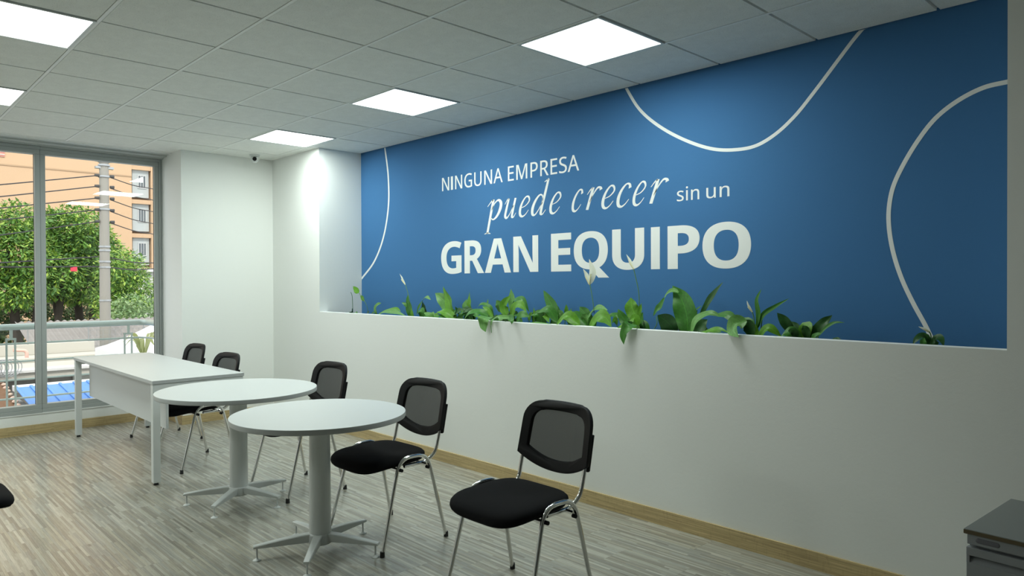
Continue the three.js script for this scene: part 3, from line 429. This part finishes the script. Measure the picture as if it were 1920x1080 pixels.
["dark peace lily clump with spread sword-shaped leaves apart from the others",[["leaf",[[5.285,1.166,-0.2],[5.245,1.23,-0.19],[5.206,1.276,-0.18]],0.057,1,0.9],["leaf",[[5.307,1.132,-0.24],[5.281,1.192,-0.25],[5.25,1.227,-0.26]],0.052,1,0.8],["leaf",[[5.368,1.138,-0.2],[5.354,1.19,-0.2],[5.34,1.211,-0.2]],0.044,1,0.9],["leaf",[[5.369,1.139,-0.24],[5.414,1.212,-0.26],[5.464,1.268,-0.28]],0.06,1,0.9],["leaf",[[5.422,1.158,-0.2],[5.46,1.202,-0.2],[5.508,1.232,-0.2],[5.561,1.234,-0.2]],0.021,0,0.6],["leaf",[[5.327,1.142,-0.14],[5.317,1.178,-0.13],[5.296,1.185,-0.12]],0.051,1,0.7],["leaf",[[5.327,1.145,-0.1],[5.31,1.162,-0.09],[5.287,1.167,-0.08]],0.025,0,0.6],["leaf",[[5.421,1.145,-0.12],[5.449,1.168,-0.11],[5.481,1.181,-0.1]],0.031,0,0.6],["leaf",[[5.319,1.13,-0.28],[5.34,1.178,-0.29],[5.347,1.214,-0.3]],0.052,1,0.9]]],
["tiny dark seedling leaf barely above the ledge",[["leaf",[[5.511,1.138,-0.15],[5.537,1.154,-0.135],[5.573,1.154,-0.12]],0.022,1,0.5],["leaf",[[5.521,1.136,-0.15],[5.528,1.146,-0.15],[5.514,1.149,-0.15]],0.018,1,0.6]]],
["short dark peace lily with drooping leaves at the foot of the painted loop",[["leaf",[[5.951,1.137,-0.2],[5.929,1.182,-0.18],[5.911,1.177,-0.16],[5.894,1.145,-0.14]],0.046,1,0.6],["leaf",[[5.969,1.139,-0.2],[5.986,1.18,-0.18],[6.006,1.177,-0.16],[6.025,1.146,-0.14]],0.041,1,0.6],["leaf",[[5.95,1.143,-0.12],[5.946,1.165,-0.12],[5.95,1.183,-0.12]],0.031,0,0.9],["leaf",[[5.971,1.142,-0.15],[5.975,1.162,-0.155],[5.977,1.18,-0.16]],0.022,1,0.9],["spathe",[[5.947,1.207,-0.2],[5.927,1.218,-0.2],[5.9,1.229,-0.2]],0.013,4,1],["stem",[[5.957,1.153,-0.2],[5.954,1.19,-0.2],[5.947,1.207,-0.2]],0.004,5,1]]]
];
function blade(pts, width, face, kind) {
  const c = new THREE.CatmullRomCurve3(pts.map((p) => V(...p)), false, 'centripetal'), n = 18, m = 6, g = new THREE.PlaneGeometry(1, 1, m, n), p = g.attributes.position, uv = g.attributes.uv;
  const hint = V(rr(-.25, .25), 1 - face + .1, face).normalize(), ph = rr(0, 6), wave = width * rr(.04, .09), fold = kind === 'spathe' ? -.45 : rr(.12, .3);
  for (let i = 0; i < p.count; i++) {
    const t = Math.min(1, Math.max(0, p.getY(i) + .5)), u = p.getX(i) * 2, q = c.getPoint(t), tan = c.getTangent(t), side = tan.clone().cross(hint).normalize(), nor = side.clone().cross(tan).normalize();
    const s = kind === 'spathe' ? Math.pow(Math.sin(Math.PI * Math.pow(t, .8)), .9) : Math.pow(Math.sin(Math.PI * Math.min(1, .04 + .96 * Math.pow(t, .78))), .8) * (t > .75 ? 1 - Math.pow((t - .75) / .25, 2) * .35 : 1);
    const hw = width / 2 * s;
    q.addScaledVector(side, u * hw).addScaledVector(nor, Math.abs(u) * hw * fold + Math.sin(t * 11 + ph + u) * wave * s * Math.abs(u));
    p.setXYZ(i, q.x, q.y, q.z); uv.setXY(i, p.count ? (u + 1) / 2 : 0, t);
  }
  g.computeVertexNormals(); return g;
}
let pn = 0;
for (const [label, parts] of PLANTS) {
  const base = parts[0][1][0], t = thing('peace_lily', label, 'plant', [base[0], 1.05, -.22], 0, 'plants in the niche under the mural');
  for (const [kind, pts, w, tone, face] of parts) {
    const local = pts.map((q) => [q[0] - base[0], q[1] - 1.05, q[2] + .22]);
    
    if (kind === 'stem') obj('stalk', tube(local, Math.max(.0028, w * .28), 24, 7), stemMat, t);
    else if (kind === 'spathe') { const f = obj('flower', blade(local, w, face, kind), spatheMat, t); const a = V(...local[0]), b = V(...local[1]), mid = a.clone().lerp(b, .9); obj('spadix', tube([a.clone(), a.clone().lerp(mid, .5).add(V(0, 0, .006)), mid.add(V(0, 0, .008))], .0045, 8, 7), std({ color: lin(.75, .72, .45), roughness: .8 }), f); }
    else {
      const lf = obj('leaf', blade(local, w, face, kind), leafTone[tone], t), a = local[0];
      if (a[1] > .02 && a[1] < .16) obj('petiole', tube([[a[0] * .7, -.005, a[2] * .6], [a[0] * .9, a[1] * .5, a[2] * .85], a], .003, 8, 6), stemMat, lf);
    }
  }
  // low leaves crowding the middle clumps
  if (pn >= 3 && pn <= 14 && pn !== 11) {
    const xs = parts.filter((q) => q[0] === 'leaf').map((q) => q[1][0][0] - base[0]), cx = xs.reduce((a, b) => a + b, 0) / xs.length;
    for (let i = 0; i < (pn < 11 ? 6 : 3); i++) {
      const a = rr(-1.2, 1.2) + (i % 2 ? Math.PI / 2 : -Math.PI / 2), l = rr(.10, .17), h = rr(.10, .17), x = cx + rr(-.05, .05), z = rr(-.03, .06), dx = Math.sin(a) * l, dz = Math.max(-.12, Math.min(.06, Math.cos(a) * l * .5));
      obj('leaf', blade([[x, .02, z], [x + dx * .5, h, z + dz * .6], [x + dx, h * rr(.6, 1.0), z + dz]], rr(.05, .08), .55, 'leaf'), leafTone[[0, 2, 0, 3, 1, 0][i]], t);
    }
  }
  pn++;
}

// ---------- outside ----------
const railMat = std({ color: lin(.46, .56, .53), roughness: .4, metalness: .3 });
{
  const t = thing('balcony_railing', 'pale green metal balcony railing with round top rail outside the window', 'railing', [-1.9, 0, 0]);
  const rail = (y, r, name, seg) => obj(name, bent([[0, y, 6.0], [0, y, .93], [.52, y, .93]], r, .10, seg), railMat, t);
  rail(1.0, .033, 'top_rail', 14); for (const y of [.825, .638, .447, .253]) rail(y, .0105, 'rail', 8);
  for (const z of [2.225, 1.115, 3.45, 4.6]) for (const s of [-1, 1]) obj('post', box(-.006, .006, -.05, .885, z + s * .037 - .009, z + s * .037 + .009), railMat, t);
  for (const z of [2.225, 1.115, 3.45, 4.6]) obj('post_bracket', [box(-.012, .012, .865, .885, z - .046, z + .046), box(-.010, .010, .885, .97, z - .016, z + .010)], railMat, t);
  struct('balcony_slab', [box(-2.1, -1.32, -.25, -.02, .7, 6.2)], std({ color: lin(.4, .4, .38), roughness: .9 }));
}
struct('street_ground', [box(-70, -2.2, -3.4, -3.2, -45, 45)], std({ color: lin(.22, .22, .21), roughness: .95 }));
// peach apartment block
{
  const peach = std({ color: lin(.56, .385, .24), roughness: .9, bumpMap: wallBump, bumpScale: .01 }), t = thing('apartment_building', 'tall peach apartment block with pale window bays behind the trees', 'building', [-42, -3.2, -8]);
  obj('wall', [boxUV(-9, 0, 0, 34, -32, -3.3), boxUV(-9, 0, 0, 34, -2.15, 32), boxUV(-9, -.8, 0, 34, -3.3, -2.15)], peach, t);
  const pale = std({ color: lin(.42, .46, .46), roughness: .8 }), ff = std({ color: lin(.5, .52, .52), roughness: .5 }), gl = std({ color: lin(.10, .12, .13), roughness: .15 });
  for (const y of [3.42, 5.58, 7.74, 9.9, 12.0]) obj('floor_band', box(-.80, -.05, y + 1.98, y + 2.24, -3.3, -2.15), peach, t);
  for (const y of [3.42, 5.58, 7.74, 9.9]) {
    obj('bay_panel', box(-.80, -.25, y + .24, y + 1.98, -3.22, -2.25), pale, t);
    const wn = obj('bay_window', [box(-.25, -.20, y + .82, y + .87, -3.06, -2.56), box(-.25, -.20, y + 1.62, y + 1.67, -3.06, -2.56), box(-.25, -.20, y + .87, y + 1.62, -3.06, -3.01), box(-.25, -.20, y + .87, y + 1.62, -2.61, -2.56), box(-.25, -.20, y + .87, y + 1.62, -2.90, -2.87), box(-.25, -.20, y + .87, y + 1.62, -2.75, -2.72)], ff, t);
    for (const [a, b] of [[-3.01, -2.90], [-2.87, -2.75], [-2.72, -2.61]]) obj('window_pane', box(-.245, -.235, y + .87, y + 1.62, a, b), gl, wn);
  }
  obj('wall_joint', box(0, .04, 11.38, 11.46, -2.15, 32), std({ color: lin(.42, .29, .18), roughness: .9 }), t);
  const pk = obj('reflection_panel', box(0, .05, 11.85, 12.6, 4.45, 5.6), std({ color: lin(.55, .25, .20), roughness: .8 }), t); for (let i = 0; i < 4; i++) obj('reflection_bar', box(.05, .08, 11.95 + i * .17, 12.0 + i * .17, 4.45, 5.6), std({ color: lin(.72, .55, .5), roughness: .7 }), pk);
}
{
  const t = thing('white_house', 'small white house beyond the tree at the foot of the peach block', 'house', [-30, -3.2, -8.9]);
  obj('wall', box(-4, 0, 0, 5.2, -2.2, 1.9), std({ color: lin(.55, .55, .53), roughness: .9 }), t);
  obj('roof', box(-4.2, .3, 5.2, 5.35, -2.4, 2.05), std({ color: lin(.55, .55, .56), roughness: .9 }), t);
  const w = obj('window', box(0, .05, 3.2, 4.2, .6, 1.5), std({ color: lin(.6, .63, .62), roughness: .6 }), t); obj('window_pane', box(.05, .06, 3.3, 4.1, .7, 1.4), std({ color: lin(.3, .33, .33), roughness: .2 }), w);
}
// trees
const barkMat = std({ color: lin(.055, .045, .035), roughness: .95 });
function foliage(blobs, count, size, tones) {
  const pos = [], col = [], nor = [], tot = blobs.reduce((s, b) => s + b[3] * b[4], 0);
  for (const [x, y, z, rx, ry] of blobs) {
    const n = Math.round(count * rx * ry / tot);
    for (let i = 0; i < n; i++) {
      const a = rr(0, 6.283), cz = rr(-1, 1), sz = Math.sqrt(1 - cz * cz), k = Math.pow(rnd(), .35), d = V(Math.cos(a) * sz, cz, Math.sin(a) * sz);
      const c = V(x + d.x * rx * k, y + d.y * ry * k, z + d.z * rx * k), l = size * rr(.6, 1.3), dir = V(rr(-1, 1), rr(-1.0, .25), rr(-1, 1)).addScaledVector(d, .5).normalize(), sd = dir.clone().cross(V(rr(-.5, .5), 1, rr(-.5, .5))).normalize(), up = sd.clone().cross(dir);
      const p0 = c, p1 = c.clone().addScaledVector(dir, l * .5).addScaledVector(sd, l * .2).addScaledVector(up, -l * .08), p2 = c.clone().addScaledVector(dir, l), p3 = c.clone().addScaledVector(dir, l * .5).addScaledVector(sd, -l * .2).addScaledVector(up, -l * .08);
      const tone = tones[Math.floor(rnd() * tones.length)], v = rr(.8, 1.2);
      for (const p of [p0, p1, p2, p0, p2, p3]) { pos.push(p.x, p.y, p.z); col.push(tone[0] * v * 1.75, tone[1] * v * 1.6, tone[2] * v * 1.5); }
    }
  }
  const g = new THREE.BufferGeometry(); g.setAttribute('position', new THREE.Float32BufferAttribute(pos, 3)); g.setAttribute('color', new THREE.Float32BufferAttribute(col, 3)); g.computeVertexNormals(); return g;
}
const leafMat = phys({ vertexColors: true, roughness: .55, transmission: .3, thickness: 0, side: THREE.DoubleSide });
const greens = [[.07, .17, .03], [.10, .23, .04], [.05, .13, .035], [.22, .34, .05], [.15, .28, .05]], pales = [[.16, .26, .12], [.20, .30, .14], [.12, .22, .10]];
function tree(label, p, trunks, blobs, count, size, tones) {
  const t = thing('street_tree', label, 'tree', p);
  for (const [pts, r] of trunks) obj('trunk', tube(pts, r, 14, 8), barkMat, t);
  const f = new THREE.Mesh(foliage(blobs, count, size, tones), leafMat); f.name = 'foliage'; f.castShadow = f.receiveShadow = true; f.userData.kind = 'stuff'; t.add(f); return t;
}
tree('dense green street tree left of the concrete pole, with dark forked trunks', [-18, -3.2, -.4], [[[[0, 0, .1], [.1, 2, 0], [-.1, 5.6, .3]], .13], [[[.2, 0, -.1], [.1, 2.5, -.25], [.2, 5.5, -.6]], .09], [[[0, 0, .5], [0, 2.5, .6], [0, 5, .9]], .12], [[[-.3, 0, -.8], [-.1, 2.6, -.9], [.1, 5, -1.1]], .10]],
  [[0, 5.6, .3, 1.25, 1.0], [.2, 4.9, -.6, 1.0, .75], [-.2, 6.4, .1, .9, .7], [0, 4.6, 1.5, 1.2, .8], [.3, 5.9, 1.6, 1.2, 1.0], [.5, 4.35, .3, .8, .45]], 15000, .17, greens);
tree('broad green street tree behind the concrete pole with yellow-green leaf tips', [-19, -3.2, -2.1], [[[[0, 0, 0], [.1, 2.3, -.1], [0, 5.4, .1]], .12], [[[.1, 0, .4], [.2, 2.4, .5], [0, 5, .7]], .08], [[[0, 0, -.5], [.3, 2.6, -.3], [.1, 5, -.5]], .09]],
  [[0, 6.2, .1, 1.15, .95], [.2, 5.3, .5, 1.1, .8], [.1, 5.2, -.6, 1.05, .8], [0, 6.4, .6, .9, .6], [.4, 4.5, .1, 1.0, .5], [0, 5.9, -.5, .8, .6]], 15000, .17, greens);
tree('smaller pale green tree right of the concrete pole', [-17, -3.35, -2.95], [[[[0, 0, 0], [.1, 2.3, .1], [0, 4.6, 0]], .09]],
  [[0, 5.2, .1, .75, .7], [.1, 4.5, -.3, .75, .6], [.1, 3.95, .2, .7, .45], [0, 4.3, .4, .6, .5]], 7000, .14, [...greens, [.26, .38, .08]]);
tree('low hazy shrub under the pale tree beside the white house', [-15.5, -3.2, -2.75], [[[[0, 0, 0], [.1, 1.3, .1], [0, 3.4, 0]], .05]],
  [[0, 3.85, 0, .7, .5], [.1, 3.4, .3, .6, .4], [0, 3.5, -.5, .55, .45]], 2600, .13, pales);
tree('dark hedge of shrubs filling the gap beneath the tree crowns', [-21, -3.2, -1.2], [[[[0, 0, 0], [.1, 1.3, .1], [0, 3.0, 0]], .06]],
  [[0, 3.2, 0, 1.1, .8], [0, 3.4, 1.5, 1.2, .8], [0, 3.1, -1.5, 1.1, .8], [0, 3.6, 3, 1.3, .9], [-.5, 4.0, .8, 1.2, .6], [-.5, 4.0, -.9, 1.2, .6]], 8000, .2, [[.04, .10, .03], [.07, .14, .04], [.10, .17, .05], [.06, .08, .04]]);
// concrete pole, fittings and wires
{
  const conc = std({ color: lin(.27, .26, .23), roughness: .9, bumpMap: wallBump, bumpScale: .004 }), steel = std({ color: lin(.36, .38, .39), roughness: .4, metalness: .6 }), dark = std({ color: lin(.05, .05, .05), roughness: .6 });
  const t = thing('utility_pole', 'round grey concrete utility pole carrying wires outside the window', 'pole', [-10, -3.2, -.66]);
  obj('shaft', cyl(.125, .082, 0, 8.6, 0, 0, 24), conc, t);
  for (const y of [7.24, 7.16, 6.92, 6.22, 5.42, 5.34, 5.1, 4.98, 4.27]) obj('steel_band', cyl(.115, .115, y, y + .035, 0, 0, 24), steel, t);
  obj('cross_plate', box(-.05, .05, 7.25, 7.30, -.16, .16, .004), steel, t); obj('cross_plate', box(-.05, .05, 7.10, 7.15, -.18, .17, .004), steel, t);
  for (const y of [6.95, 6.72, 6.47, 6.22, 5.97]) { for (const s of [-1, 1]) { const g = new THREE.CylinderGeometry(.028, .034, .08, 12); g.rotateX(Math.PI / 2); g.translate(.03, y, s * .145); obj('insulator', g, dark, t); } }
  const L = [[3.30, 3.75], [3.08, 3.52], [2.87, 3.27], [2.65, 3.02], [2.37, 2.77], [1.86, 2.02], [1.78, 1.81]], R = [4.06, 3.75, 3.43, 3.10, 2.81, 2.01, 1.85];
  const wm = std({ color: lin(.03, .03, .035), roughness: .7 }), nm = ['topmost', 'second', 'third', 'fourth', 'fifth', 'sixth', 'lowest'];
  L.forEach(([yl, yp], i) => {
    const a = V(-10, yp, -.54), b = V(-9, yl, 1.31), c = b.clone().addScaledVector(b.clone().sub(a), 1.2), m = a.clone().lerp(c, .5); m.y -= .02;
    tag(obj('overhead_wire', tube([a, m, c], i > 4 ? .013 : .011, 20, 6), wm), nm[i] + ' overhead wire strung left of the concrete pole, counted downwards', 'wire', 'wires left of the pole');
    const e = V(-10, yp - .02, -.78), f = V(-14, R[i], -2.84), h = f.clone().addScaledVector(f.clone().sub(e), .5), q = e.clone().lerp(f, .5); q.y -= .04;
    tag(obj('overhead_wire', tube([e, q, f, h], i > 4 ? .013 : .011, 20, 6), wm), nm[i] + ' overhead wire strung right of the concrete pole, counted downwards', 'wire', 'wires right of the pole');
  });
  tag(obj('red_tag', box(-9.72, -9.70, 1.70, 1.79, -.08, .04, .003), std({ color: lin(.6, .04, .07), roughness: .6 })), 'small red tag hanging on the lowest wire', 'tag');
}
// roofs and yard between the balcony and the trees
{
  const t = thing('grey_roof_house', 'house with a grey corrugated sloping roof below the trees', 'house', [-12, -3.2, -1.2]);
  obj('wall', box(-1.6, 1.0, 0, 2.85, -1.4, 1.3), std({ color: lin(.5, .48, .44), roughness: .9 }), t);
  const g = new THREE.PlaneGeometry(3.2, 2.9, 160, 12); const p = g.attributes.position; for (let i = 0; i < p.count; i++) p.setZ(i, Math.sin(p.getX(i) * 42) * .02); g.computeVertexNormals(); g.rotateX(-Math.PI / 2); g.rotateY(Math.PI / 2); g.rotateZ(-.26); g.translate(-.2, 3.35, 0); obj('corrugated_roof', g, std({ color: lin(.24, .225, .21), roughness: .85, side: THREE.DoubleSide }), t);
}
{
  const t = thing('wire_fence', 'thin wire mesh fence with grey posts in front of the grey roof', 'fence', [-9.6, -.6, -.6]), fm = std({ color: lin(.25, .26, .26), roughness: .6 });
  for (const z of [-1.3, -.7, .35, 1.4]) obj('post', cyl(.014, .014, 0, 1.15, 0, z, 8), fm, t);
  const gs = []; for (let i = 0; i < 9; i++) gs.push(box(-.003, .003, .2 + i * .11, .206 + i * .11, -1.3, .35)); for (let i = 0; i < 15; i++) gs.push(box(-.003, .003, .2, 1.1, -1.3 + i * .115, -1.294 + i * .115)); const w = obj('wire_mesh', gs, fm, t); w.userData.kind = 'stuff';
}
const cream = std({ color: lin(.47, .455, .40), roughness: .9 });
{
  const t = thing('flat_roof_house', 'low house with a cream concrete flat roof and parapets below the balcony', 'house', [-8, -3.2, 1.4]);
  obj('wall', box(-1.5, 1.5, 0, 3.16, -1.5, 3.0), std({ color: lin(.20, .19, .17), roughness: .9 }), t);
  obj('flat_roof', box(-1.7, 1.7, 3.16, 3.25, -1.75, 3.2, .01), cream, t);
  obj('parapet', box(-1.7, -1.55, 3.25, 3.46, -1.75, 3.2, .01), cream, t); obj('roof_kerb', box(-.1, .05, 3.25, 3.33, -1.75, 3.2, .01), cream, t); obj('parapet', box(1.45, 1.75, 3.25, 3.30, -1.75, 3.2, .01), std({ color: lin(.6, .6, .58), roughness: .8 }), t);
  obj('vent_pipe', bent([[-.2, 3.25, -.35], [-.2, 3.45, -.35], [-.2, 3.47, -.15]], .03, .06), std({ color: lin(.7, .45, .38), roughness: .7 }), t);
  for (const [a, b] of [[-1.2, -.7], [-.35, -.2], [.4, .9]]) obj('wall_panel', box(1.5, 1.53, 2.5, 3.14, a, b), std({ color: lin(.36, .37, .33), roughness: .8 }), t);
}
{
  const t = thing('canopy_tent', 'white peaked canopy tent right of the concrete pole', 'tent', [-6.4, -3.2, -1.42]), c = std({ color: lin(.66, .67, .68), roughness: .8, side: THREE.DoubleSide });
  const g = new THREE.BufferGeometry(), n = 10, pos = []; const P = (i, j) => { const a = [[1.1, 1.55], [1.1, -1.6], [-1.1, -1.6], [-1.1, 1.55]], s = a[i], e = a[(i + 1) % 4]; return [s, e]; };
  for (let i = 0; i < 4; i++) { const [s, e] = P(i); for (let k = 0; k < n; k++) { const t0 = k / n, t1 = (k + 1) / n, h = (t) => 3.48 + .95 * Math.pow(t, 1.25), q = (c0, t) => [c0[0] * (1 - t), h(t), c0[1] * (1 - t)]; const A = q(s, t0), B = q(e, t0), Cc = q(e, t1), D = q(s, t1); pos.push(...A, ...B, ...Cc, ...A, ...Cc, ...D); } const v = [s[0], 3.48, s[1]], w = [e[0], 3.48, e[1]], v2 = [s[0], 3.3, s[1]], w2 = [e[0], 3.3, e[1]]; pos.push(...v, ...v2, ...w2, ...v, ...w2, ...w); }
  g.setAttribute('position', new THREE.Float32BufferAttribute(pos, 3)); g.computeVertexNormals(); obj('canopy', g, c, t);
  for (const [x, z] of [[1.08, 1.53], [1.08, -1.58], [-1.08, -1.58], [-1.08, 1.53]]) obj('tent_leg', cyl(.02, .02, 0, 3.4, x, z, 8), railMat, t);
}
{
  const t = thing('blue_roof_shed', 'shed with a bright blue ribbed metal roof just below the balcony', 'shed', [-4.4, -3.2, 1.05]), bl = std({ color: lin(.10, .27, .62), roughness: .5 });
  obj('wall', box(-.75, .9, 0, 2.86, -.8, .55), std({ color: lin(.45, .45, .44), roughness: .9 }), t);
  const slope = (g) => { g.rotateZ(-.12); g.translate(0, 3.06, 0); return g; };
  obj('metal_roof', slope(box(-.85, 1.0, -.02, 0, -.9, .62)), bl, t);
  for (let i = 0; i < 9; i++) obj('roof_rib', slope(box(-.85, 1.0, 0, .022, -.84 + i * .18, -.80 + i * .18, .008, 1)), bl, t);
  obj('coping', box(-1.15, -.86, 3.08, 3.16, -.9, .62, .006), std({ color: lin(.62, .63, .63), roughness: .8 }), t);
}
{
  const t = thing('earth_bank', 'brown earth bank edged with pinkish stones beside the blue roof', 'bank', [-5.0, -3.2, 2.25]);
  const g = new THREE.PlaneGeometry(2.2, 1.1, 30, 16); g.rotateX(-Math.PI / 2); const p = g.attributes.position; for (let i = 0; i < p.count; i++) p.setY(i, 2.98 - p.getX(i) * .16 + rr(-.02, .02)); g.computeVertexNormals(); obj('earth', g, std({ color: lin(.16, .09, .05), roughness: 1 }), t);
  obj('retaining_wall', box(-1.1, 1.1, 0, 2.78, -.55, .55), std({ color: lin(.3, .27, .24), roughness: .9 }), t);
  for (let i = 0; i < 12; i++) { const s = new THREE.IcosahedronGeometry(.036, 1); s.scale(1.2, .7, .9); s.rotateY(rr(0, 3)); s.translate(-1.0 + i * .18, 3.02 + .16 - i * .029, -.52); obj('edging_stone', s, std({ color: lin(.55 + rr(-.06, .06), .40, .32), roughness: .9 }), t); }
  struct('yard_slope', [box(-6.2, -3.6, -3.2, -.28, 1.55, 1.72)], std({ color: lin(.42, .43, .42), roughness: .9 }));
}
{
  const pts = []; for (let i = 0; i <= 150; i++) { const a = i / 150 * Math.PI * 2 * 10; pts.push(V(-6.05 + Math.sin(a) * .13 * .3, .17 + Math.cos(a) * .13, 2.0 - i / 150 * .42 + Math.sin(a) * .13)); }
  tag(obj('razor_wire_coil', new THREE.TubeGeometry(new THREE.CatmullRomCurve3(pts), 500, .006, 5), std({ color: lin(.35, .37, .38), roughness: .4, metalness: .6 })), 'coiled razor wire above the earth bank', 'razor wire');
}
{
  const t = thing('garden_palm', 'slim palm with yellow-green fronds rising beside the corner of the balcony', 'plant', [-2.75, -3.2, .70]);
  obj('trunk', tube([[0, 0, 0], [.03, 1.9, .02], [0, 3.72, 0]], .035, 16, 8), barkMat, t);
  const pm = phys({ color: lin(.36, .40, .15), roughness: .6, transmission: .3, thickness: 0, side: THREE.DoubleSide });
  for (let i = 0; i < 11; i++) { const a = i / 11 * 6.28 + .4, r = rr(.24, .38), h = 3.72 + rr(.18, .34); obj('frond', blade([[0, 3.7, 0], [Math.cos(a) * r * .5, h, Math.sin(a) * r * .5], [Math.cos(a) * r, h - rr(.06, .16), Math.sin(a) * r]], .05, .3, 'leaf'), pm, t); }
}
renderer.render(scene, camera);
